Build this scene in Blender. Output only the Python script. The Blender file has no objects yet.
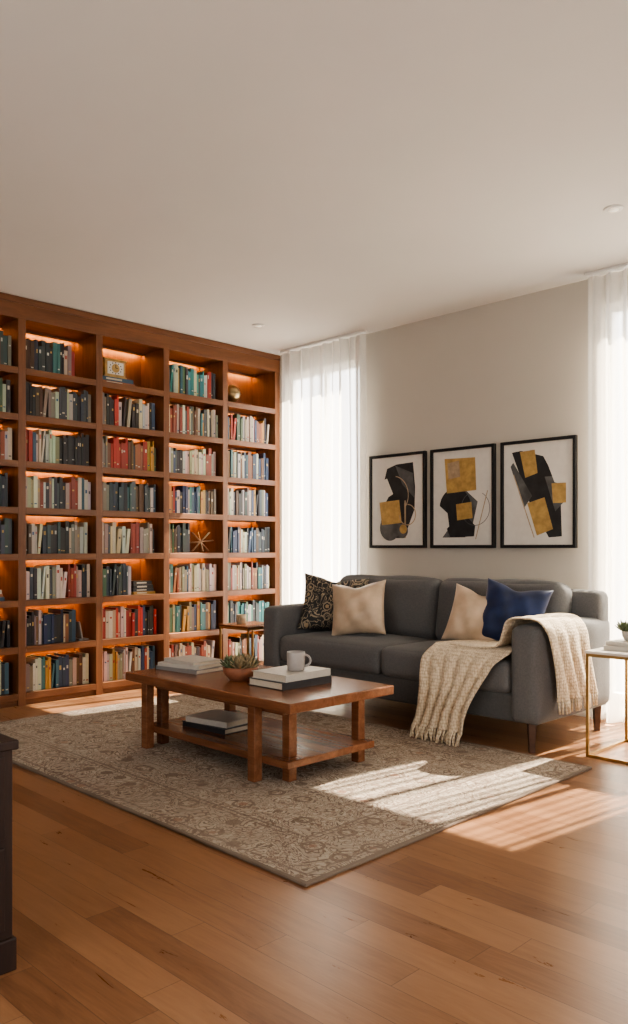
import bpy, bmesh, math, random
from mathutils import Vector, Matrix, Euler
random.seed(7)
S=bpy.context.scene
COL=S.collection
PI=math.pi
try:
    S.view_settings.view_transform='AgX'; S.view_settings.look='AgX - Medium High Contrast'; S.view_settings.exposure=.55
except Exception as e: print(e)

# ---------------------------------------------------------------- materials
def nt_new(name):
    m=bpy.data.materials.new(name); m.use_nodes=True
    nt=m.node_tree
    return m,nt,nt.nodes['Principled BSDF']
class N:
    def __init__(s,nt): s.nt=nt
    def n(s,t,**k):
        x=s.nt.nodes.new(t)
        for a,b in k.items(): setattr(x,a,b)
        return x
    def l(s,a,b): s.nt.links.new(a,b)
    def put(s,inp,v):
        if isinstance(v,bpy.types.NodeSocket): s.l(v,inp)
        else: inp.default_value=v
    def m(s,op,a,b=0.0,c=None):
        x=s.n('ShaderNodeMath',operation=op)
        s.put(x.inputs[0],a); s.put(x.inputs[1],b)
        if c is not None: s.put(x.inputs[2],c)
        return x.outputs[0]
    def mix(s,f,a,b,bt='MIX'):
        x=s.n('ShaderNodeMix',data_type='RGBA',blend_type=bt)
        s.put(x.inputs[0],f)
        s.put(x.inputs[6],a if not isinstance(a,tuple) else (*a[:3],1))
        s.put(x.inputs[7],b if not isinstance(b,tuple) else (*b[:3],1))
        return x.outputs[2]
    def ramp(s,f,stops):
        x=s.n('ShaderNodeValToRGB'); e=x.color_ramp.elements
        while len(e)<len(stops): e.new(0.5)
        for i,(p,c) in enumerate(stops):
            e[i].position=p; e[i].color=(*c,1) if len(c)==3 else c
        s.l(f,x.inputs[0]); return x.outputs[0]
    def obj(s): return s.n('ShaderNodeTexCoord').outputs['Object']
    def mapv(s,v,sc=(1,1,1),rot=(0,0,0),loc=(0,0,0)):
        x=s.n('ShaderNodeMapping'); x.inputs['Scale'].default_value=sc
        x.inputs['Rotation'].default_value=rot; x.inputs['Location'].default_value=loc
        s.l(v,x.inputs[0]); return x.outputs[0]
    def noise(s,v,scale,detail=4,rough=.5,dist=0):
        x=s.n('ShaderNodeTexNoise'); x.inputs['Scale'].default_value=scale
        x.inputs['Detail'].default_value=detail; x.inputs['Roughness'].default_value=rough
        x.inputs['Distortion'].default_value=dist
        s.l(v,x.inputs['Vector']); return x.outputs['Fac']
    def bump(s,h,strength,dist,bsdf):
        x=s.n('ShaderNodeBump'); x.inputs['Strength'].default_value=strength
        x.inputs['Distance'].default_value=dist
        s.l(h,x.inputs['Height']); s.l(x.outputs[0],bsdf.inputs['Normal'])
def simple(name,c,rough=.5,metal=0,noise=0,nscale=30,bump=0,bscale=200,em=None,es=0,sheen=0,spec=None):
    m,nt,b=nt_new(name); g=N(nt)
    b.inputs['Roughness'].default_value=rough; b.inputs['Metallic'].default_value=metal
    if spec is not None: b.inputs['Specular IOR Level'].default_value=spec
    o=g.obj()
    f=g.noise(o,nscale,3)
    c0=tuple(max(0,x*(1-noise)) for x in c); c1=tuple(min(1,x*(1+noise)) for x in c)
    g.l(g.ramp(f,[(.3,c0),(.7,c1)]),b.inputs['Base Color'])
    if bump: g.bump(g.noise(o,bscale,3),bump,.002,b)
    if sheen:
        b.inputs['Sheen Weight'].default_value=sheen
    if em:
        b.inputs['Emission Color'].default_value=(*em,1); b.inputs['Emission Strength'].default_value=es
    return m
def wood(name,dark,mid,light,axis='x',rough=.35,scale=1.0):
    m,nt,b=nt_new(name); g=N(nt); o=g.obj()
    sc={'x':(.8,9,9),'y':(9,.8,9),'z':(9,9,.8)}[axis]
    v=g.mapv(o,tuple(k*scale for k in sc))
    f=g.noise(v,2.2,6,.6,.8)
    f2=g.noise(g.mapv(o,tuple(k*scale*6 for k in sc)),2.0,3,.6)
    ff=g.m('ADD',g.m('MULTIPLY',f,.75),g.m('MULTIPLY',f2,.25))
    g.l(g.ramp(ff,[(.3,dark),(.5,mid),(.72,light)]),b.inputs['Base Color'])
    b.inputs['Roughness'].default_value=rough
    g.bump(f2,.08,.002,b)
    return m

M={}
M['wall']=simple('wall_paint',(.50,.465,.41),.85,noise=.02,nscale=2,bump=.05,bscale=300)
M['ceil']=simple('ceiling_paint',(.74,.715,.68),.9,noise=.015,nscale=2)
M['white']=simple('white_trim',(.78,.76,.72),.5)
M['shelfwood']=wood('bookcase_wood',(.10,.038,.016),(.165,.065,.027),(.235,.098,.042),'z',.4)
M['shelfwoodh']=wood('bookcase_wood_h',(.10,.038,.016),(.165,.065,.027),(.235,.098,.042),'y',.4)
M['tablewood']=wood('coffee_table_wood',(.13,.048,.021),(.21,.084,.039),(.30,.132,.064),'x',.25)
M['darkwood']=wood('dark_walnut',(.015,.006,.004),(.028,.012,.007),(.05,.022,.012),'z',.55)
M['legwood']=simple('sofa_leg_wood',(.07,.03,.016),.4,noise=.2)
M['sofa']=simple('sofa_fabric_grey',(.125,.124,.124),.95,noise=.12,nscale=120,bump=.35,bscale=500,sheen=.1)
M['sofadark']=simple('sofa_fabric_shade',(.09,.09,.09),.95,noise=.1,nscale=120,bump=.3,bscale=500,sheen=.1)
M['black']=simple('black_frame',(.010,.010,.011),.4)
M['brass']=simple('brass',(.40,.26,.11),.38,metal=1)
M['gold']=simple('gold_leaf',(.46,.30,.11),.5,metal=.15,noise=.22,nscale=25)
M['mat']=simple('art_paper',(.68,.645,.59),.8,noise=.03)
M['ink']=simple('art_black',(.020,.020,.022),.7,noise=.3,nscale=15)
M['inkgrey']=simple('art_grey',(.10,.10,.10),.7,noise=.4,nscale=12)
M['inktan']=simple('art_tan',(.40,.30,.20),.7,noise=.2)
M['champ']=simple('champagne_satin',(.54,.41,.29),.36,noise=.18,nscale=9,bump=.3,bscale=20,sheen=.1)
M['navy']=simple('navy_velvet',(.004,.017,.075),.6,noise=.4,nscale=10,sheen=.15)
M['ceramic']=simple('ceramic_grey',(.38,.35,.33),.3,noise=.05)
M['coffee']=simple('coffee',(.03,.012,.005),.15)
M['terra']=simple('terracotta',(.28,.11,.058),.6,noise=.2)
M['soil']=simple('soil',(.03,.02,.012),.95,noise=.4,bump=.5)
M['leaf']=simple('succulent_leaf',(.13,.16,.08),.55,noise=.45,nscale=35)
M['leafdry']=simple('succulent_leaf_dry',(.30,.23,.13),.6,noise=.4,nscale=35)
M['page']=simple('book_pages',(.60,.52,.41),.8,noise=.08,nscale=150)
M['bkdark']=simple('book_cover_dark',(.032,.033,.038),.45,noise=.1)
M['bkwhite']=simple('book_cover_cream',(.50,.47,.42),.5,noise=.05)
M['bkgrey']=simple('book_cover_grey',(.24,.23,.22),.5,noise=.05)
M['marble']=simple('marble_top',(.70,.66,.60),.2,noise=.12,nscale=6)
M['wframe']=simple('window_frame_white',(.8,.8,.78),.4)
M['led']=simple('led_strip_warm',(1,.6,.2),.5,em=(1,.52,.17),es=40)
M['lamp']=simple('downlight_lens',(.9,.85,.75),.5,em=(1,.85,.65),es=.3)

def mk_pattern():
    m,nt,b=nt_new('pillow_floral_dark'); g=N(nt); o=g.obj()
    n=g.noise(g.mapv(o,(1,0.01,1)),7,2,.5,2.5)
    fr=g.m('FRACT',g.m('MULTIPLY',n,8.0))
    a=g.ramp(fr,[(.0,(.025,.025,.027)),(.46,(.03,.029,.029)),(.53,(.46,.38,.27)),(.68,(.32,.25,.16)),(.75,(.025,.025,.025))])
    v=g.n('ShaderNodeTexVoronoi'); v.inputs['Scale'].default_value=9
    g.l(g.mapv(o,(1,0.01,1)),v.inputs['Vector'])
    dd=v.outputs['Distance']
    f1=g.m('LESS_THAN',dd,.14); f2=g.m('LESS_THAN',g.m('ABSOLUTE',g.m('SUBTRACT',dd,.26)),.03)
    c=g.mix(f1,a,(.38,.28,.17)); c=g.mix(f2,c,(.34,.28,.20))
    g.l(c,b.inputs['Base Color']); b.inputs['Roughness'].default_value=.7
    return m
M['floral']=mk_pattern()

def mk_knit():
    m,nt,b=nt_new('knit_cream'); g=N(nt); o=g.obj()
    v=g.n('ShaderNodeTexVoronoi'); v.inputs['Scale'].default_value=80; v.inputs['Randomness'].default_value=.4
    g.l(g.mapv(o,(1,1,.7)),v.inputs['Vector'])
    h=g.m('SUBTRACT',1.0,v.outputs['Distance'])
    g.l(g.ramp(h,[(.25,(.50,.385,.26)),(.7,(.78,.66,.49))]),b.inputs['Base Color'])
    b.inputs['Roughness'].default_value=.95; b.inputs['Sheen Weight'].default_value=.2
    g.bump(h,.8,.007,b); return m
M['knit']=mk_knit()

def mk_curtain():
    m,nt,b=nt_new('sheer_linen'); g=N(nt)
    nt.nodes.remove(b)
    out=nt.nodes['Material Output']
    o=g.obj()
    d=g.n('ShaderNodeBsdfDiffuse'); d.inputs[0].default_value=(.86,.83,.78,1)
    t=g.n('ShaderNodeBsdfTranslucent'); t.inputs[0].default_value=(.82,.79,.73,1)
    mx=g.n('ShaderNodeMixShader'); mx.inputs[0].default_value=.24
    g.l(d.outputs[0],mx.inputs[1]); g.l(t.outputs[0],mx.inputs[2])
    tr=g.n('ShaderNodeBsdfTransparent')
    lw=g.n('ShaderNodeLayerWeight'); lw.inputs[0].default_value=.5
    f=g.m('SUBTRACT',1.0,lw.outputs['Facing'])
    op=g.m('MULTIPLY',g.m('POWER',f,2.4),.62)
    weave=g.noise(g.mapv(o,(400,400,20)),1,2)
    op=g.m('MULTIPLY',op,g.m('ADD',.8,g.m('MULTIPLY',weave,.3)))
    m2=g.n('ShaderNodeMixShader'); g.l(op,m2.inputs[0]); g.l(mx.outputs[0],m2.inputs[1]); g.l(tr.outputs[0],m2.inputs[2])
    g.l(m2.outputs[0],out.inputs[0]); return m
M['sheer']=mk_curtain()

def mk_floor():
    m,nt,b=nt_new('oak_plank_floor'); g=N(nt); o=g.obj()
    sp=g.n('ShaderNodeSeparateXYZ'); g.l(o,sp.inputs[0]); x,y=sp.outputs[0],sp.outputs[1]
    W,L=.118,1.25
    yr=g.m('DIVIDE',y,W); row=g.m('FLOOR',yr); fy=g.m('SUBTRACT',yr,row)
    wn=g.n('ShaderNodeTexWhiteNoise',noise_dimensions='1D'); g.l(row,wn.inputs['W'])
    xr=g.m('ADD',g.m('DIVIDE',x,L),g.m('MULTIPLY',wn.outputs['Value'],7.3)); colx=g.m('FLOOR',xr); fx=g.m('SUBTRACT',xr,colx)
    cb=g.n('ShaderNodeCombineXYZ'); g.l(row,cb.inputs[0]); g.l(colx,cb.inputs[1])
    w2=g.n('ShaderNodeTexWhiteNoise',noise_dimensions='3D'); g.l(cb.outputs[0],w2.inputs['Vector'])
    r=w2.outputs['Value']
    off=g.n('ShaderNodeCombineXYZ'); g.l(g.m('MULTIPLY',r,37.0),off.inputs[0]); g.l(g.m('MULTIPLY',r,91.0),off.inputs[2])
    va=g.n('ShaderNodeVectorMath',operation='ADD'); g.l(g.mapv(o,(1.6,11,1)),va.inputs[0]); g.l(off.outputs[0],va.inputs[1])
    gr=g.noise(va.outputs[0],1.6,7,.65,1.6)
    vb=g.n('ShaderNodeVectorMath',operation='ADD'); g.l(g.mapv(o,(5,110,1)),vb.inputs[0]); g.l(off.outputs[0],vb.inputs[1])
    fine=g.noise(vb.outputs[0],1.5,3,.5)
    f=g.m('ADD',g.m('ADD',g.m('MULTIPLY',r,.32),g.m('MULTIPLY',gr,.58)),g.m('MULTIPLY',fine,.16))
    c=g.ramp(f,[(.26,(.145,.062,.028)),(.42,(.225,.105,.049)),(.58,(.29,.145,.071)),(.78,(.355,.185,.095))])
    ey=g.m('MINIMUM',fy,g.m('SUBTRACT',1.0,fy)); ex=g.m('MULTIPLY',g.m('MINIMUM',fx,g.m('SUBTRACT',1.0,fx)),L/W)
    e=g.m('MINIMUM',ey,ex)
    gap=g.m('LESS_THAN',e,.010)
    g.l(g.mix(g.m('MULTIPLY',gap,.55),c,(.05,.022,.010)),b.inputs['Base Color'])
    g.l(g.m('ADD',.22,g.m('MULTIPLY',gr,.16)),b.inputs['Roughness'])
    g.bump(g.m('SUBTRACT',g.m('MULTIPLY',fine,.15),gap),.25,.0015,b)
    return m
M['floor']=mk_floor()

RX0,RX1,RY0,RY1=.80,3.91,-3.16,-1.165
def mk_rug():
    m,nt,b=nt_new('persian_rug_faded'); g=N(nt); o=g.obj()
    sp=g.n('ShaderNodeSeparateXYZ'); g.l(o,sp.inputs[0])
    cx,cy=(RX0+RX1)/2,(RY0+RY1)/2; hx,hy=(RX1-RX0)/2,(RY1-RY0)/2
    ax=g.m('ABSOLUTE',g.m('SUBTRACT',sp.outputs[0],cx)); ay=g.m('ABSOLUTE',g.m('SUBTRACT',sp.outputs[1],cy))
    dx=g.m('SUBTRACT',hx,ax); dy=g.m('SUBTRACT',hy,ay); d=g.m('MINIMUM',dx,dy)
    mir=g.n('ShaderNodeCombineXYZ'); g.l(ax,mir.inputs[0]); g.l(ay,mir.inputs[1])
    mv=mir.outputs[0]
    n1=g.noise(mv,5.5,2,.5,3.0); n2=g.noise(g.mapv(mv,loc=(3,7,0)),10,2,.5,2.0)
    def contour(n,freq,w):
        fr=g.m('FRACT',g.m('MULTIPLY',n,freq)); return g.m('LESS_THAN',g.m('ABSOLUTE',g.m('SUBTRACT',fr,.5)),w)
    l1=contour(n1,8,.14); l2=contour(n2,6,.13)
    base=g.ramp(n1,[(.35,(.52,.45,.365)),(.5,(.43,.365,.29)),(.62,(.53,.46,.37))])
    vor=g.n('ShaderNodeTexVoronoi'); vor.inputs['Scale'].default_value=5.5; vor.inputs['Randomness'].default_value=.35
    g.l(mv,vor.inputs['Vector'])
    fl=g.m('LESS_THAN',g.m('ABSOLUTE',g.m('SUBTRACT',vor.outputs['Distance'],.24)),.035)
    fl2=g.m('LESS_THAN',vor.outputs['Distance'],.12)
    c=g.mix(g.m('MULTIPLY',l1,.95),base,(.15,.11,.082))
    c=g.mix(g.m('MULTIPLY',l2,.7),c,(.22,.135,.095))
    c=g.mix(g.m('MULTIPLY',fl,.8),c,(.16,.11,.08))
    c=g.mix(g.m('MULTIPLY',fl2,.8),c,(.31,.165,.11))
    inb=g.m('LESS_THAN',d,.30)
    c=g.mix(g.m('MULTIPLY',inb,.12),c,(.22,.165,.125))
    for p,w in ((.30,.007),(.275,.004),(.055,.006)):
        c=g.mix(g.m('MULTIPLY',g.m('LESS_THAN',g.m('ABSOLUTE',g.m('SUBTRACT',d,p)),w),.6),c,(.15,.105,.08))
    edge=g.m('LESS_THAN',d,.016)
    c=g.mix(edge,c,(.17,.125,.095))
    fade=g.noise(o,2.2,4,.6)
    c=g.mix(g.ramp(fade,[(.35,(0,0,0)),(.7,(.32,.32,.32))]),c,(.46,.39,.31))
    pile=g.noise(o,150,3)
    c=g.mix(g.m('MULTIPLY',pile,.25),c,(.16,.125,.095))
    g.l(c,b.inputs['Base Color']); b.inputs['Roughness'].default_value=.97
    g.bump(pile,.6,.005,b)
    return m
M['rug']=mk_rug()

def mk_books():
    m,nt,b=nt_new('book_spines'); g=N(nt)
    a=g.n('ShaderNodeAttribute',attribute_name='Col')
    n=g.noise(g.obj(),60,3)
    g.l(g.mix(g.m('MULTIPLY',n,.2),a.outputs['Color'],(.07,.055,.04)),b.inputs['Base Color'])
    b.inputs['Roughness'].default_value=.45; return m
M['books']=mk_books()

# ---------------------------------------------------------------- mesh helpers
class B:
    """mesh builder with several material slots"""
    def __init__(s,name,mats):
        s.name=name; s.mats=mats; s.bm=bmesh.new()
    def mi(s,k): return s.mats.index(k)
    def merge(s,tb,k,smooth,mtx=None):
        if mtx is not None: bmesh.ops.transform(tb,matrix=mtx,verts=tb.verts)
        mp={}
        for v in tb.verts: mp[v]=s.bm.verts.new(v.co)
        for f in tb.faces:
            try: nf=s.bm.faces.new([mp[v] for v in f.verts])
            except ValueError: continue
            nf.material_index=s.mi(k); nf.smooth=smooth
        tb.free()
    def box(s,x0,x1,y0,y1,z0,z1,k,bev=0,seg=2,mtx=None):
        tb=bmesh.new(); bmesh.ops.create_cube(tb,size=1)
        for v in tb.verts:
            v.co=Vector(((x0+x1)/2+v.co.x*(x1-x0),(y0+y1)/2+v.co.y*(y1-y0),(z0+z1)/2+v.co.z*(z1-z0)))
        if bev: bmesh.ops.bevel(tb,geom=tb.edges[:],offset=bev,segments=seg,affect='EDGES',profile=.5)
        s.merge(tb,k,False,mtx)
    def soft(s,c,h,r,k,n=14,puff=(0,0,0),mtx=None,wr=0):
        tb=bmesh.new(); bmesh.ops.create_cube(tb,size=2)
        bmesh.ops.subdivide_edges(tb,edges=tb.edges[:],cuts=n,use_grid_fill=True)
        for v in tb.verts:
            u=v.co.copy()
            u=Vector([math.sin(a*PI/2) if abs(a)<1 else a for a in u])
            p=Vector((u.x*h[0],u.y*h[1],u.z*h[2]))
            q=Vector([max(-(h[i]-r),min(h[i]-r,p[i])) for i in range(3)])
            d=p-q
            if d.length>1e-6: p=q+d.normalized()*r
            w=[1-u.x**2,1-u.y**2,1-u.z**2]
            p.x+=puff[0]*u.x*w[1]*w[2]; p.y+=puff[1]*u.y*w[0]*w[2]; p.z+=puff[2]*u.z*w[0]*w[1]
            if wr:
                p.y+=wr*math.sin(u.x*6+u.z*4)*w[0]*w[2]*u.y; p.z+=wr*math.sin(u.x*5+u.y*3)*w[0]
            v.co=p+Vector(c)
        s.merge(tb,k,True,mtx)
    def cyl(s,p0,p1,r0,r1,k,n=16,smooth=True):
        p0,p1=Vector(p0),Vector(p1); d=p1-p0
        tb=bmesh.new(); bmesh.ops.create_cone(tb,cap_ends=True,segments=n,radius1=r0,radius2=r1,depth=d.length)
        q=d.to_track_quat('Z','Y').to_matrix().to_4x4()
        s.merge(tb,k,smooth,Matrix.Translation((p0+p1)/2)@q)
    def lathe(s,c,prof,k,n=40):
        tb=bmesh.new(); rings=[]
        for r,z in prof:
            rings.append([tb.verts.new((c[0]+r*math.cos(2*PI*i/n),c[1]+r*math.sin(2*PI*i/n),c[2]+z)) for i in range(n)])
        for a,b in zip(rings,rings[1:]):
            for i in range(n): tb.faces.new([a[i],a[(i+1)%n],b[(i+1)%n],b[i]])
        tb.faces.new(rings[0][::-1]); tb.faces.new(rings[-1])
        s.merge(tb,k,True)
    def sphere(s,c,r,k,n=24):
        tb=bmesh.new(); bmesh.ops.create_uvsphere(tb,u_segments=n,v_segments=n//2,radius=r)
        s.merge(tb,k,True,Matrix.Translation(c))
    def poly(s,pts,k):
        vs=[s.bm.verts.new(p) for p in pts]; f=s.bm.faces.new(vs); f.material_index=s.mi(k)
    def sheet(s,fn,nu,nv,k,smooth=True):
        g=[[s.bm.verts.new(fn(i/nu,j/nv)) for j in range(nv+1)] for i in range(nu+1)]
        for i in range(nu):
            for j in range(nv):
                f=s.bm.faces.new([g[i][j],g[i+1][j],g[i+1][j+1],g[i][j+1]]); f.material_index=s.mi(k); f.smooth=smooth
    def book(s,c,w,d,t,rot,cover):
        mt=Matrix.Translation(c)@Matrix.Rotation(rot,4,'Z')
        ct=.003
        s.box(-w/2,w/2,-d/2,d/2,0,ct,cover,mtx=mt); s.box(-w/2,w/2,-d/2,d/2,t-ct,t,cover,mtx=mt)
        s.box(-w/2,w/2,-d/2,-d/2+.006,ct,t-ct,cover,mtx=mt)
        s.box(-w/2+.006,w/2-.006,-d/2+.006,d/2-.006,ct,t-ct,'page',mtx=mt)
    def done(s,recalc=True):
        if recalc: bmesh.ops.recalc_face_normals(s.bm,faces=s.bm.faces[:])
        me=bpy.data.meshes.new(s.name); s.bm.to_mesh(me); s.bm.free()
        for k in s.mats: me.materials.append(M[k])
        o=bpy.data.objects.new(s.name,me); COL.objects.link(o); return o

# ---------------------------------------------------------------- room
H=2.85; XE=8.0; YS=-7.0; T=.15
def room_box(name,x0,x1,y0,y1,z0,z1,k):
    b=B(name,[k]); b.box(x0,x1,y0,y1,z0,z1,k); return b.done()
room_box('floor',-T,XE+T,YS-T,T,-.1,0,'floor')
room_box('ceiling',-T,XE+T,YS-T,T,H,H+.1,'ceil')
room_box('wall_west',-T,0,YS-T,T,0,H,'wall')
def wall_x(name,y0,y1,holes):
    b=B(name,['wall']); x=0
    for (a,c,z0,z1) in holes:
        b.box(x,a,y0,y1,0,H,'wall'); b.box(a,c,y0,y1,0,z0,'wall'); b.box(a,c,y0,y1,z1,H,'wall'); x=c
    b.box(x,XE,y0,y1,0,H,'wall'); return b.done()
W1=(.42,1.32,.12,2.66); W2=(3.40,4.60,.12,2.66); FILL_S=(2.6,5.4,.8,2.3)  # last one is an added opening behind the camera, lets in fill light
wall_x('wall_north',0,T,[W1,W2]); wall_x('wall_south',YS-T,YS,[FILL_S])
b=B('wall_east',['wall']); FILL_E=(-5.2,-2.2,.6,2.4)  # east opening is added out of view for fill light
b.box(XE,XE+T,YS,FILL_E[0],0,H,'wall'); b.box(XE,XE+T,FILL_E[1],0,0,H,'wall'); b.box(XE,XE+T,FILL_E[0],FILL_E[1],0,FILL_E[2],'wall'); b.box(XE,XE+T,FILL_E[0],FILL_E[1],FILL_E[3],H,'wall'); b.done()
def window_x(name,w,y0,y1,nx,nz):
    b=B(name,['wframe']); x0,x1,z0,z1=w; f=.05
    b.box(x0,x0+f,y0,y1,z0,z1,'wframe',.004); b.box(x1-f,x1,y0,y1,z0,z1,'wframe',.004)
    b.box(x0+f,x1-f,y0,y1,z0,z0+f,'wframe',.004); b.box(x0+f,x1-f,y0,y1,z1-f,z1,'wframe',.004)
    for i in range(1,nx):
        x=x0+(x1-x0)*i/nx; b.box(x-.018,x+.018,y0+.01,y1-.01,z0+f,z1-f,'wframe')
    for i in range(1,nz):
        z=z0+(z1-z0)*i/nz; b.box(x0+f,x1-f,y0+.012,y1-.012,z-.015,z+.015,'wframe')
    return b.done()
window_x('window_1',W1,.05,.11,2,1); window_x('window_2',W2,.05,.11,3,1); window_x('added_fill_window_south',FILL_S,YS-.11,YS-.05,5,2)  # third frame sits in the added, unseen south fill opening
b=B('added_fill_window_east',['wframe']); f=.06; y0,y1,z0,z1=FILL_E  # frame of the added, unseen east fill opening
b.box(XE+.05,XE+.11,y0,y0+f,z0,z1,'wframe'); b.box(XE+.05,XE+.11,y1-f,y1,z0,z1,'wframe'); b.box(XE+.05,XE+.11,y0+f,y1-f,z0,z0+f,'wframe'); b.box(XE+.05,XE+.11,y0+f,y1-f,z1-f,z1,'wframe')
for i in range(1,4):
    y=y0+(y1-y0)*i/4; b.box(XE+.06,XE+.10,y-.02,y+.02,z0+f,z1-f,'wframe')
b.done()
b=B('baseboard_north',['white']); b.box(.36,XE,-.015,0,0,.10,'white',.003); b.done()
b=B('baseboard_south',['white']); b.box(0,XE,YS,YS+.015,0,.10,'white',.003); b.done()
b=B('baseboard_east',['white']); b.box(XE-.015,XE,YS+.015,-.015,0,.10,'white',.003); b.done()

# ---------------------------------------------------------------- bookcase
FX=.35
NB=8; DIV=[-.03-.602*i for i in range(NB+1)]
SH=[.085+.3245*k for k in range(8)]
b=B('bookcase',['shelfwood','shelfwoodh','led'])
b.box(.005,.02,DIV[-1]-.03,-.002,.0,2.845,'shelfwood')
for i,y in enumerate(DIV):
    b.box(.02,FX,y-.028,y+.028,0.0,2.70,'shelfwood',.003)
b.box(.02,FX-.02,DIV[-1],DIV[0],0,.06,'shelfwoodh')
b.box(.02,FX+.002,DIV[-1]-.03,-.002,2.695,2.80,'shelfwoodh',.003)
b.box(.02,FX+.008,DIV[-1]-.03,-.002,2.80,2.846,'shelfwoodh',.004)
for i in range(NB):
    ya,yb=DIV[i+1]+.028,DIV[i]-.028
    for k,z in enumerate(SH):
        b.box(.02,FX-.012,ya,yb,z-.028,z,'shelfwoodh')
        b.box(FX-.02,FX,ya,yb,z-.045,z+.001,'shelfwoodh',.002)
        zt=(SH[k+1]-.028) if k<7 else 2.695
        b.box(.060,.074,ya+.01,yb-.01,zt-.010,zt-.001,'led')
        b.box(.076,.082,ya,yb,zt-.018,zt,'shelfwoodh')
b.done()

pal={'mix':[(.46,.41,.33),(.40,.33,.24),(.03,.04,.05),(.04,.09,.15),(.02,.02,.025),(.34,.033,.02),(.05,.16,.18),(.13,.065,.033),(.54,.50,.43),(.07,.14,.08),(.21,.18,.14),(.03,.05,.11),(.46,.25,.06),(.28,.11,.05)],
'teal':[(.03,.19,.21),(.02,.11,.14),(.43,.46,.41),(.015,.03,.05),(.07,.25,.25),(.05,.06,.06),(.53,.48,.40)],
'red':[(.43,.03,.02),(.31,.02,.015),(.03,.03,.03),(.48,.05,.03),(.04,.03,.03),(.52,.46,.36),(.03,.03,.035),(.52,.46,.36)],
'dark':[(.02,.025,.03),(.03,.045,.065),(.015,.015,.018),(.05,.07,.08),(.25,.22,.17),(.08,.045,.025),(.08,.11,.12),(.5,.45,.37),(.48,.43,.34)],
'white':[(.60,.56,.48),(.52,.46,.36),(.46,.39,.28),(.56,.50,.41),(.06,.08,.09),(.30,.25,.19),(.28,.05,.03),(.03,.03,.04)],
'navy':[(.018,.04,.09),(.03,.07,.12),(.04,.12,.17),(.015,.03,.05),(.5,.47,.40),(.20,.09,.04),(.46,.42,.34)]}
theme={(3,7):'dark',(3,6):'dark',(2,6):'red',(2,5):'mix',(2,4):'dark',(2,3):'white',(2,2):'dark',(2,1):'red',(2,0):'white',
(3,5):'mix',(3,4):'white',(3,3):'dark',(3,2):'white',(3,1):'navy',(3,0):'mix',
(1,7):'teal',(1,6):'white',(1,5):'white',(1,4):'mix',(1,3):'dark',(1,2):'white',(1,1):'mix',(1,0):'white',
(0,6):'mix',(0,5):'navy',(0,4):'dark',(0,3):'dark',(0,2):'white',(0,1):'teal',(0,0):'mix',
(4,7):'white',(4,6):'red',(4,5):'white',(4,4):'navy',(4,3):'dark',(4,2):'red',(4,1):'mix',(4,0):'navy'}
fillto={(3,7):.78,(2,7):0,(1,7):.93,(0,7):0,(1,3):.46,(3,1):.76,(2,2):.52,(0,1):.95,(4,2):0.35,(5,6):.6,(6,3):.7}
bm=bmesh.new(); cl=bm.loops.layers.color.new('Col')
def bbox(mt,x0,x1,y0,y1,z0,z1,c):
    P=[mt@Vector((x,y,z)) for x in (x0,x1) for y in (y0,y1) for z in (z0,z1)]
    v=[bm.verts.new(p) for p in P]
    for q in ((0,1,3,2),(4,6,7,5),(0,4,5,1),(2,3,7,6),(0,2,6,4),(1,5,7,3)):
        f=bm.faces.new([v[i] for i in q])
        for l in f.loops: l[cl]=(*c,1)
def lin(c):
    return tuple((12.92*a if a<=.0031308 else 1.055*a**(1/2.4)-.055) for a in c)
def one_book(mt,t,h,d,c):
    c2=tuple(min(1,x*random.uniform(.8,1.15)) for x in c)
    bbox(mt,-d,0,0,t,0,h,c2)
    bbox(mt,-d+.004,-.006,.002,t-.002,h-.004,h+.0004,(.55,.48,.38))
    lum=sum(c)/3
    lc=random.choice([(.60,.54,.42),(.5,.34,.11),(.5,.5,.46)]) if lum<.25 else random.choice([(.05,.05,.06),(.35,.04,.03),(.04,.1,.2)])
    r=random.random()
    if r<.4:
        z=h*random.uniform(.55,.78); bbox(mt,-.002,.0008,t*.25,t*.75,z,z+h*random.uniform(.04,.14),lc)
    if r>.6:
        z=h*random.uniform(.08,.2); bbox(mt,-.002,.0008,t*.2,t*.8,z,z+h*.035,lc)
for i in range(NB):
    ya,yb=DIV[i+1]+.030,DIV[i]-.030
    for k,z in enumerate(SH):
        fr=fillto.get((i,k),random.uniform(.93,.99)); P=pal[theme.get((i,k),random.choice(list(pal)))]
        y=ya+.004; end=ya+(yb-ya)*fr
        base=random.uniform(.205,.225)
        c=random.choice(P); run=0
        while True:
            t=random.uniform(.014,.032)
            if y+t>end: break
            if run<=0: c=random.choice(P if random.random()<.72 else pal['mix']); run=random.choice([1,1,1,2,3])
            run-=1
            h=min(.262,base*random.uniform(.86,1.13)); d=random.uniform(.16,.2)
            mt=Matrix.Translation((FX-.045-random.uniform(0,.012),y,z+.001))
            if random.random()<.04 and y+t+.03<end:
                mt=mt@Matrix.Rotation(-.10,4,'X'); y+=.022
            one_book(mt,t-.001,h,d,c); y+=t
def flat_stack(i,k,y0,w,n):
    z=SH[k]+.001
    for j in range(n):
        t=random.uniform(.022,.032); c=random.choice(pal['mix'])
        bbox(Matrix.Identity(4),FX-.24,FX-.05-.006*(j%2),y0,y0+w-.01*j,z,z+t-.001,c)
        bbox(Matrix.Identity(4),FX-.235,FX-.0488-.006*(j%2),y0+.03,y0+w*.6,z+t*.3,z+t*.7,(.6,.55,.45)); z+=t
    return z
flat_stack(2,2,DIV[3]+.33,.2,4)
z_clk=flat_stack(2,7,DIV[3]+.06,.28,2)
flat_stack(4,2,DIV[5]+.30,.2,3); flat_stack(5,6,DIV[6]+.38,.17,3); flat_stack(6,3,DIV[7]+.42,.14,3)
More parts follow.
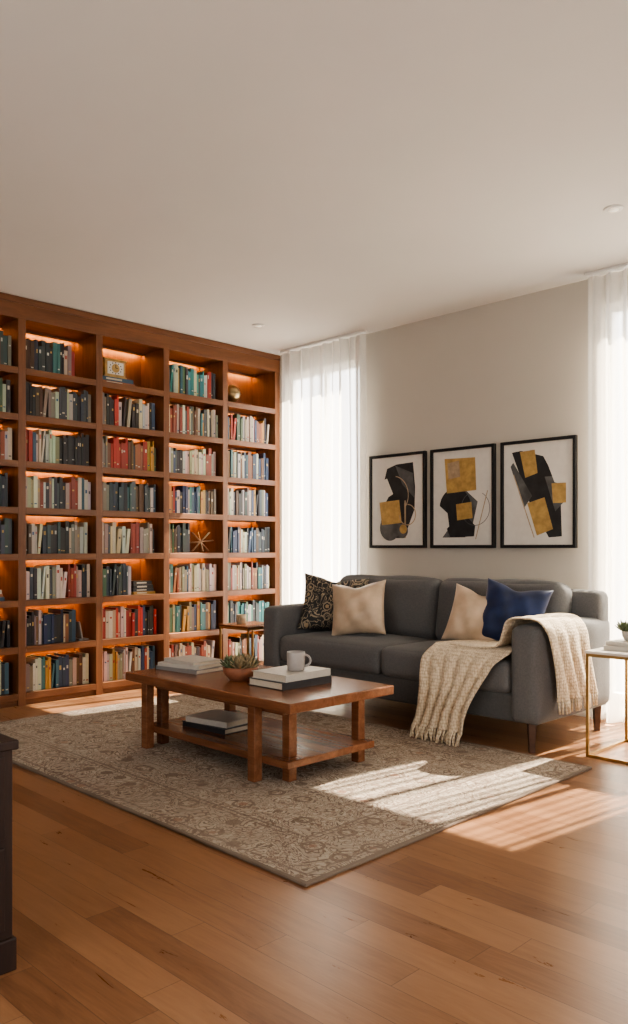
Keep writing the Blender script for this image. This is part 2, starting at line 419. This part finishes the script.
for f in bm.faces:
    for l in f.loops:
        c=l[cl]; l[cl]=(*lin(c[:3]),1)
bmesh.ops.recalc_face_normals(bm,faces=bm.faces[:])
me=bpy.data.meshes.new('rows_of_books'); bm.to_mesh(me); bm.free(); me.materials.append(M['books'])
COL.objects.link(bpy.data.objects.new('rows_of_books',me))

b=B('mantel_clock',['gold','mat','ink'])
yc=DIV[3]+.20; z=z_clk+.001; x=FX-.13
b.box(x-.03,x+.03,yc-.10,yc+.10,z,z+.02,'gold',.003); b.box(x-.025,x+.025,yc-.09,yc+.09,z+.02,z+.14,'gold',.004)
b.box(x+.025,x+.028,yc-.07,yc+.07,z+.032,z+.128,'mat'); b.cyl((x+.0285,yc,z+.08),(x+.031,yc,z+.08),.034,.034,'gold',24,False)
b.box(x+.031,x+.033,yc-.003,yc+.003,z+.08,z+.108,'ink'); b.box(x+.031,x+.033,yc,yc+.02,z+.078,z+.082,'ink')
for a in range(12):
    b.box(x+.028,x+.030,yc+.052*math.cos(a*PI/6)-.004,yc+.052*math.cos(a*PI/6)+.004,z+.08+.042*math.sin(a*PI/6)-.004,z+.08+.042*math.sin(a*PI/6)+.004,'ink')
b.box(x-.03,x+.03,yc-.10,yc+.10,z+.14,z+.152,'gold',.003)
b.done()
M['dbrass']=simple('aged_brass',(.42,.31,.17),.35,metal=1,noise=.3,nscale=14)
b=B('brass_orb',['dbrass']); b.sphere((FX-.10,DIV[1]+.15,SH[7]+.092),.078,'dbrass'); b.lathe((FX-.10,DIV[1]+.15,SH[7]+.001),[(.03,0),(.032,.006),(.018,.016),(.02,.022)],'dbrass',20)
b.lathe((FX-.10,DIV[1]+.15,SH[7]+.090),[(.0785,-.004),(.082,0),(.0785,.004)],'dbrass',30); b.done()
b=B('wooden_star_ornament',['inktan']); c=Vector((FX-.12,DIV[2]+.43,SH[3]+.095))
for d in [(0,1,.9),(0,1,-.9),(.9,.4,.9),(-.9,.4,.9),(.3,1,.1)]:
    d=Vector(d).normalized()*.115
    if abs(d.z)>.09: d*=.09/abs(d.z)
    b.cyl(c-d,c+d,.006,.006,'inktan',8)
b.done()
b=B('bookend',['bkgrey']); mt=Matrix.Translation((FX-.11,DIV[4]+.505,SH[1]+.001))
b.box(-.04,.04,-.03,.05,0,.012,'bkgrey',.002,mtx=mt); b.box(-.04,.04,-.006,.006,.0,.14,'bkgrey',.002,mtx=mt@Matrix.Translation((0,-.0,.004))@Matrix.Rotation(.2,4,'X')); b.done()

# ---------------------------------------------------------------- curtains
def curtain(x0,x1,name,seed):
    random.seed(seed)
    b=B(name,['sheer','white']); ph=[random.uniform(0,6) for _ in range(4)]
    def fn(u,v):
        x=x0+(x1-x0)*u; z=.015+(H-.045)*v
        a=(.026+.012*(1-v))*(.75+.45*math.sin(x*13+ph[1]))
        y=-.105+a*math.sin(2*PI*x/.115+ph[0]+1.5*math.sin(x*6+ph[1]))+.010*math.sin(x*31+ph[2]+(1-v)*1.2)
        return Vector((x+.006*math.sin(6*v+ph[3]+x*12)*min(1,10*u,10*(1-u)),y,z))
    n=int((x1-x0)/.004)
    b.sheet(fn,n,14,'sheer')
    b.box(x0-.01,x1+.005,-.125,-.085,H-.018,H-.001,'white',.002)
    return b.done(False)
curtain(.49,1.475,'sheer_curtain',1); curtain(3.36,5.1,'sheer_curtain',2)

# ---------------------------------------------------------------- rug
b=B('area_rug',['rug']); b.box(RX0,RX1,RY0,RY1,.0,.012,'rug',.004); b.done()

# ---------------------------------------------------------------- sofa
b=B('sofa',['sofa','sofadark','legwood'])
SX0,SX1,YF,YB=1.40,3.60,-1.15,-.27
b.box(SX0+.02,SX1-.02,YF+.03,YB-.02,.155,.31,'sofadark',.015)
for x0 in (SX0,SX1-.175):
    b.soft((x0+.0875,(YF+YB)/2,.42),(.0875,(YB-YF)/2,.262),.045,'sofa',n=12,puff=(.008,.006,.01))
b.soft(((SX0+SX1)/2,-.345,.50),((SX1-SX0)/2-.01,.08,.345),.05,'sofa',n=12,puff=(0,.01,.006))
mid=(SX0+SX1)/2
for x0,x1 in ((SX0+.178,mid-.003),(mid+.003,SX1-.178)):
    b.soft(((x0+x1)/2,(YF-.50)/2+.0,.395),((x1-x0)/2,(-.50-YF)/2,.092),.045,'sofa',n=16,puff=(0,.012,.022))
    mt=Matrix.Translation(((x0+x1)/2,-.525,.47))@Matrix.Rotation(-.16,4,'X')
    b.soft((0,0,.21),((x1-x0)/2,.095,.215),.07,'sofa',n=18,puff=(.0,.04,.012),mtx=mt,wr=.006)
for x,y in ((SX0+.08,YF+.06),(SX1-.07,YF+.06),(SX0+.08,YB-.06),(SX1-.07,YB-.06)):
    b.cyl((x,y,.0 if y>-1 else .001),(x,y,.165),.020,.030,'legwood',4,False)
b.done()

def pillow(name,k,c,w,h,t,yaw,tilt,roll):
    b=B(name,[k]); n=30
    def mk(sgn):
        def fn(u,v):
            a,e=2*u-1,2*v-1
            a=math.sin(a*PI/2)*.5+a*.5; e=math.sin(e*PI/2)*.5+e*.5
            th=max(0,(1-abs(a)**2.2)*(1-abs(e)**2.2))**.5
            x=a*w/2*(1-.10*(1-e*e)*abs(a)**2); z=e*h/2*(1-.12*(1-a*a)*abs(e)**2)
            z-= .07*h*math.exp(-(a*3.0)**2)*max(0,e)**2
            r=math.sin(9*a+4*e)+.7*math.sin(5*a-8*e+1)
            y=sgn*t/2*th+.006*r*th
            return Vector((x,y,z))
        return fn
    b.sheet(mk(1),n,n,k); b.sheet(mk(-1),n,n,k)
    bmesh.ops.remove_doubles(b.bm,verts=b.bm.verts[:],dist=.0006)
    o=b.done()
    o.matrix_world=Matrix.Translation(c)@Matrix.Rotation(yaw,4,'Z')@Matrix.Rotation(tilt,4,'X')@Matrix.Rotation(roll,4,'Y')
    return o
pillow('throw_pillow','floral',(1.775,-.79,.70),.48,.42,.17,.62,-.30,.08)
pillow('throw_pillow','champ',(2.085,-.87,.685),.40,.38,.18,.35,-.28,-.10)
pillow('throw_pillow','champ',(2.99,-.80,.675),.36,.37,.17,.40,-.33,.20)
pillow('throw_pillow','navy',(3.20,-.74,.70),.40,.39,.18,.35,-.30,.18)

# throw blanket
b=B('throw_blanket',['knit'])
def path(pts,t):
    L=[0]
    for p,q in zip(pts,pts[1:]): L.append(L[-1]+math.dist(p,q))
    s=t*L[-1]
    for i in range(len(pts)-1):
        if s<=L[i+1]+1e-9:
            f=(s-L[i])/(L[i+1]-L[i]); return [pts[i][j]+(pts[i+1][j]-pts[i][j])*f for j in range(len(pts[0]))]
    return list(pts[-1])
def smoothp(pts,t):
    a=[path(pts,min(1,max(0,t+d))) for d in (-.03,-.015,0,.015,.03)]
    return [sum(c)/5 for c in zip(*a)]
PB=[(-.82,.53,3.02,3.43),(-1.0,.535,2.96,3.43),(-1.13,.53,2.92,3.42),(-1.185,.47,2.90,3.36),(-1.20,.30,2.89,3.28),(-1.225,.14,2.87,3.22),(-1.25,.075,2.86,3.22)]
def fb(u,v):
    y,z,xa,xb=smoothp(PB,v)
    w=max(0,v-.35)
    off=(.006+.030*min(1,w*2.2))*math.sin(u*17+1.2*math.sin(v*3))
    x=xa+(xb-xa)*u+.012*math.sin(v*9+u*4)
    if v<.38: return Vector((x,y,z+.010+abs(off)*.9))
    return Vector((x,y-.014-abs(off),z))
b.sheet(fb,60,60,'knit')
PA=[(3.645,.27,-1.03,-.62),(3.635,.45,-1.06,-.64),(3.63,.64,-1.10,-.68),(3.60,.705,-1.12,-.70),(3.51,.715,-1.14,-.72),(3.42,.705,-1.15,-.74),(3.392,.62,-1.15,-.76),(3.36,.545,-1.15,-.76),(3.22,.535,-1.14,-.78),(3.02,.535,-1.12,-.82)]
def fa(u,v):
    x,z,ya,yb=smoothp(PA,v)
    y=ya+(yb-ya)*u+.01*math.sin(v*11+u*3)
    off=(.006+.02*max(0,1-v*2.5))*abs(math.sin(u*11+.8*math.sin(v*4)))
    if v<.36: return Vector((x+.004+off,y,z))
    return Vector((x-(.01 if .5<v<.75 else 0),y,z+.008+off*.8))
b.sheet(fa,50,70,'knit')
random.seed(5)
for i in range(34):
    u=(i+.5)/34; p=fb(u,1.0); q=p+Vector((random.uniform(-.014,.014),random.uniform(-.035,-.005),-(p.z-.019)))
    m_=(p+q)/2+Vector((0,-.008,.0)); b.cyl(p,m_,.0035,.0045,'knit',6); b.cyl(m_,q,.0045,.002,'knit',6)
for i in range(26):
    u=(i+.5)/26; p=fa(u,0.0); q=p+Vector((random.uniform(0,.006),random.uniform(-.01,.01),-.065)); b.cyl(p,q,.0035,.0025,'knit',6)
o=b.done(False)
sm=o.modifiers.new('thick','SOLIDIFY'); sm.thickness=.008; sm.offset=0

# ---------------------------------------------------------------- coffee table
b=B('coffee_table',['tablewood'])
TX0,TX1,TY0,TY1=1.90,3.22,-2.58,-1.87; Z0=.013
b.box(TX0,TX1,TY0,TY1,.374,.42,'tablewood',.006)
b.box(TX0+.14,TX1-.15,TY0+.10,TY1-.06,.335,.374,'tablewood',.003)
b.box(TX0+.05,TX1-.11,TY0+.09,TY1-.02,.095,.13,'tablewood',.005)
lg=.05
for x,y in ((TX1-.20,TY1-.045),(TX1-.20,TY0+.185),(TX0+.09,TY0+.185),(TX0+.09,TY1-.045)):
    b.box(x-lg/2,x+lg/2,y-lg/2,y+lg/2,Z0,.374,'tablewood',.004)
for x,y in ((TX1-.31,TY0+.066),(TX0+.12,TY0+.066)):
    b.box(x-lg/2,x+lg/2,y-lg/2,y+lg/2,Z0,.374,'tablewood',.004)
b.done()

def books(name,lst,mats):
    b=B(name,mats+['page'])
    for c,w,d,t,r,k in lst: b.book(c,w,d,t,r,k)
    return b.done()
zt=.421
books('book_stack',[((2.09,-2.27,zt),.33,.24,.022,.1,'bkgrey'),((2.09,-2.27,zt+.0225),.30,.23,.020,.2,'bkwhite'),((2.10,-2.27,zt+.043),.27,.20,.018,.0,'bkwhite')],['bkgrey','bkwhite'])
books('book_stack',[((2.828,-2.21,zt),.335,.255,.036,PI/2,'bkdark'),((2.832,-2.205,zt+.0365),.32,.24,.034,PI/2+.04,'bkwhite')],['bkdark','bkwhite'])
books('book_stack',[((2.31,-2.24,.131),.34,.25,.028,.05,'bkdark'),((2.31,-2.24,.1595),.30,.23,.030,.15,'bkwhite'),],['bkdark','bkwhite'])

b=B('coffee_mug',['ceramic','coffee']); c=(2.87,-2.21,zt+.071)
b.lathe(c,[(.036,0),(.042,.004),(.0445,.03),(.0455,.09),(.0445,.093),(.0415,.091),(.041,.03),(.037,.008)],'ceramic',40)
b.lathe((c[0],c[1],c[2]+.075),[(.041,0),(.041,.001)],'coffee',30)
hd=Vector((.7071,.7071,0)); prev=None
for i in range(15):
    a=-PI/2+PI*i/14; p=Vector(c)+hd*(.042+.030*math.cos(a))+Vector((0,0,.050+.028*math.sin(a)))
    if prev is not None: b.cyl(prev,p,.0055,.0055,'ceramic',10)
    prev=p
b.done()

random.seed(11)
def leaf(b,base,d,L,w,k):
    d=d.normalized(); side=d.cross(Vector((0,0,1)))
    side=side.normalized() if side.length>1e-3 else Vector((1,0,0)); up=side.cross(d)
    pr=[(0,.35),(.3,.85),(.6,1),(.85,.6),(1,0.05)]
    tb=bmesh.new(); R=[]
    for t,s in pr:
        c=base+d*L*t+up*(.15*L*t*t); R.append([tb.verts.new(c+side*w*s),tb.verts.new(c+up*w*.4*s),tb.verts.new(c-side*w*s),tb.verts.new(c-up*w*.4*s)])
    for a,e in zip(R,R[1:]):
        for i in range(4): tb.faces.new([a[i],a[(i+1)%4],e[(i+1)%4],e[i]])
    b.merge(tb,k,True)
def plant(name,c,r,h,potk,nros,LL,leafs=('leaf','leaf','leafdry')):
    b=B(name,[potk,'soil','leaf','leafdry'])
    b.lathe(c,[(r*.55,0),(r*.62,.003),(r*.92,h*.5),(r,h),(r*.94,h),(r*.9,h*.85)],potk,36)
    b.lathe((c[0],c[1],c[2]+h*.84),[(r*.92,0),(r*.9,.002)],'soil',24)
    for j in range(nros):
        a=2*PI*j/max(1,nros-1); rr=0 if j==nros-1 else r*.62
        bs=Vector((c[0]+rr*math.cos(a),c[1]+rr*math.sin(a),c[2]+h*.86))
        k=random.choice(leafs); L=LL*random.uniform(.8,1.2)
        for q in range(22):
            el=.15+1.2*(q/22); az=q*2.4
            leaf(b,bs,Vector((math.cos(az)*math.cos(el),math.sin(az)*math.cos(el),math.sin(el)+.1)),L*random.uniform(.75,1),L*.16,k)
    return b.done()
plant('potted_succulent',(2.56,-2.31,zt),.092,.07,'terra',9,.078,('leaf','leafdry','leafdry'))

def side_table(name,x0,x1,y0,y1,h,topk):
    b=B(name,['brass',topk]); t=.015
    for x in (x0,x1-t):
        for y in (y0,y1-t): b.box(x,x+t,y,y+t,0.001,h-.015,'brass',.002)
    for z in (.001,h-.015-t):
        b.box(x0+t,x1-t,y0,y0+t,z,z+t,'brass'); b.box(x0+t,x1-t,y1-t,y1,z,z+t,'brass')
        b.box(x0,x0+t,y0+t,y1-t,z,z+t,'brass'); b.box(x1-t,x1,y0+t,y1-t,z,z+t,'brass')
    b.box(x0-.004,x1+.004,y0-.004,y1+.004,h-.015,h,topk,.003)
    return b.done()
side_table('side_table',3.775,4.28,-.965,-.48,.56,'marble')
side_table('side_table',.88,1.22,-1.12,-.78,.52,'tablewood')
books('book_stack',[((3.955,-.76,.561),.26,.22,.024,.05,'bkwhite'),((3.955,-.76,.5855),.24,.20,.02,.0,'bkwhite')],['bkwhite'])
plant('potted_plant',(3.91,-.75,.607),.035,.05,'bkwhite',3,.07,('leaf',))
b=B('candle_jar',['inktan','mat']); b.lathe((1.0,-1.0,.521),[(.035,0),(.038,.004),(.038,.07),(.034,.07),(.033,.05)],'inktan',24); b.done()

# ---------------------------------------------------------------- dark cabinet
b=B('wooden_cabinet',['darkwood','brass'])
CX0,CX1,CY0,CY1=2.95,3.742,-4.75,-4.05
b.box(CX0,CX1,CY0,CY1,.0,.085,'darkwood',.004)
b.box(CX0+.008,CX1-.008,CY0+.008,CY1-.008,.085,.575,'darkwood',.003)
b.box(CX0-.006,CX1+.004,CY0-.006,CY1+.004,.575,.60,'darkwood',.004)
for j in range(2):
    z=.11+.235*j; b.box(CX1-.008,CX1-.001,CY0+.03,CY1-.03,z,z+.215,'darkwood',.004)
    b.sphere((CX1+.008,(CY0+CY1)/2,z+.107),.012,'brass',12)
b.done()

# ---------------------------------------------------------------- art
def art(x0,x1,shapes):
    z0,z1=1.10,1.842; fw=.022; b=B('framed_art_print',['black','mat','ink','inkgrey','gold','inktan'])
    yb,yf=-.002,-.032
    b.box(x0,x0+fw,yf,yb,z0,z1,'black',.002); b.box(x1-fw,x1,yf,yb,z0,z1,'black',.002)
    b.box(x0+fw,x1-fw,yf,yb,z0,z0+fw,'black',.002); b.box(x0+fw,x1-fw,yf,yb,z1-fw,z1,'black',.002)
    b.box(x0+fw,x1-fw,-.016,yb,z0+fw,z1-fw,'mat')
    X0,X1,Z0_,Z1_=x0+fw,x1-fw,z0+fw,z1-fw
    for i,(k,pts) in enumerate(shapes):
        y=-.0164-.0004*i
        b.poly([(X0+(X1-X0)*p,y,Z1_-(Z1_-Z0_)*q) for p,q in pts],k)
    o=b.done(False); return o
def circ(cx,cy,r,a0=0,a1=360,n=28,asp=.75):
    return [(cx+r*math.cos(math.radians(a0+(a1-a0)*i/n)),cy+r*asp*math.sin(math.radians(a0+(a1-a0)*i/n))) for i in range(n+(0 if a1-a0==360 else 1))]
def ring(cx,cy,r,w,a0,a1,asp=.75,n=28):
    o=circ(cx,cy,r,a0,a1,n,asp); i=circ(cx,cy,r-w,a0,a1,n,asp)[::-1]; return o+i
art(1.449,2.012,[
 ('ink',[(.30,.13),(.48,.09),(.80,.08),(.84,.35),(.83,.60),(.72,.78),(.64,.92),(.30,.92),(.16,.78),(.24,.55),(.32,.46),(.24,.27)]),
 ('inkgrey',[(.46,.10),(.80,.20),(.83,.48),(.60,.32)]),
 ('inktan',ring(.42,.44,.30,.015,-80,40)),
 ('mat',[(.12,.28),(.30,.24),(.42,.42),(.20,.50)]),
 ('inkgrey',circ(.36,.80,.20)),
 ('inktan',[(.64,.50),(.67,.50),(.67,.92),(.64,.92)]),
 ('gold',[(.15,.51),(.54,.49),(.59,.75),(.20,.77)]),
 ('inktan',ring(.70,.66,.16,.015,-90,180)),
 ('inkgrey',circ(.60,.84,.11)),
 ('gold',circ(.62,.82,.07))])
art(2.060,2.622,[
 ('inkgrey',[(.14,.54),(.30,.44),(.55,.42),(.76,.55),(.68,.78),(.55,.92),(.16,.92),(.30,.80)]),
 ('ink',circ(.38,.60,.27)),
 ('ink',[(.22,.80),(.55,.68),(.72,.80),(.70,.91),(.30,.92)]),
 ('mat',[(.08,.56),(.25,.66),(.28,.80),(.10,.92)]),
 ('inkgrey',ring(.72,.62,.24,.008,-60,240)),
 ('inktan',[(.72,.94),(.735,.94),(.93,.44),(.915,.44)]),
 ('gold',[(.20,.08),(.72,.09),(.74,.43),(.24,.45)]),
 ('inktan',[(.25,.13),(.45,.11),(.47,.28),(.27,.30)]),
 ('gold',[(.40,.57),(.66,.55),(.68,.72),(.42,.74)])])
art(2.672,3.240,[
 ('ink',[(.12,.08),(.26,.07),(.58,.14),(.82,.46),(.84,.92),(.66,.93),(.40,.62)]),
 ('inkgrey',[(.10,.22),(.14,.18),(.42,.52),(.30,.64)]),
 ('inkgrey',[(.60,.34),(.86,.34),(.86,.60),(.75,.68)]),
 ('mat',[(.58,.10),(.90,.05),(.90,.44),(.74,.40)]),
 ('gold',[(.24,.08),(.46,.07),(.50,.30),(.32,.34)]),
 ('gold',[(.35,.59),(.60,.54),(.72,.85),(.49,.91)]),
 ('gold',[(.70,.41),(.90,.41),(.90,.60),(.72,.60)]),
 ('inktan',[(.14,.30),(.155,.30),(.46,.93),(.445,.93)])])

def downlight(x,y):
    b=B('recessed_ceiling_light',['white','lamp'])
    b.lathe((x,y,H-.008),[(.028,.0),(.045,.0),(.05,.007)],'white',32)
    b.lathe((x,y,H-.0095),[(.026,0),(.026,.001)],'lamp',24); b.done()
downlight(3.92,-.95); downlight(.97,-.80)

# ---------------------------------------------------------------- light
w=bpy.data.worlds.new('World'); S.world=w; w.use_nodes=True
bg=w.node_tree.nodes['Background']; bg.inputs[0].default_value=(1,.975,.945,1); bg.inputs[1].default_value=4.2
def portal(loc,rot,sx,sy):
    l=bpy.data.lights.new('window_portal','AREA'); l.shape='RECTANGLE'; l.size=sx; l.size_y=sy
    l.cycles.is_portal=True
    o=bpy.data.objects.new('window_portal',l); COL.objects.link(o); o.location=loc; o.rotation_euler=rot
portal(((W1[0]+W1[1])/2,.14,1.39),(-PI/2,0,0),.90,2.54)
portal(((W2[0]+W2[1])/2,.14,1.39),(-PI/2,0,0),1.2,2.54)
portal(((FILL_S[0]+FILL_S[1])/2,YS-.14,1.55),(PI/2,0,0),2.8,1.5)  # portal of the added south fill opening
portal((XE+.14,(FILL_E[0]+FILL_E[1])/2,1.5),(0,PI/2,0),1.8,3.0)  # portal of the added east fill opening
sl=bpy.data.lights.new('sun','SUN'); sl.energy=66; sl.angle=.011; sl.color=(1,.88,.71)
so=bpy.data.objects.new('sun',sl); COL.objects.link(so)
d=Vector((-.13,-1,-1.04)); so.rotation_euler=d.to_track_quat('-Z','Y').to_euler(); so.location=(4,4,5)

# ---------------------------------------------------------------- camera
cd=bpy.data.cameras.new('camera'); cam=bpy.data.objects.new('camera',cd); COL.objects.link(cam)
cam.location=(5.787,-5.0,1.1); cam.rotation_euler=(PI/2,0,PI/4)
cd.sensor_fit='HORIZONTAL'; cd.sensor_width=36; cd.lens=36*812/628; cd.shift_y=36/628; cd.clip_start=.05
S.camera=cam
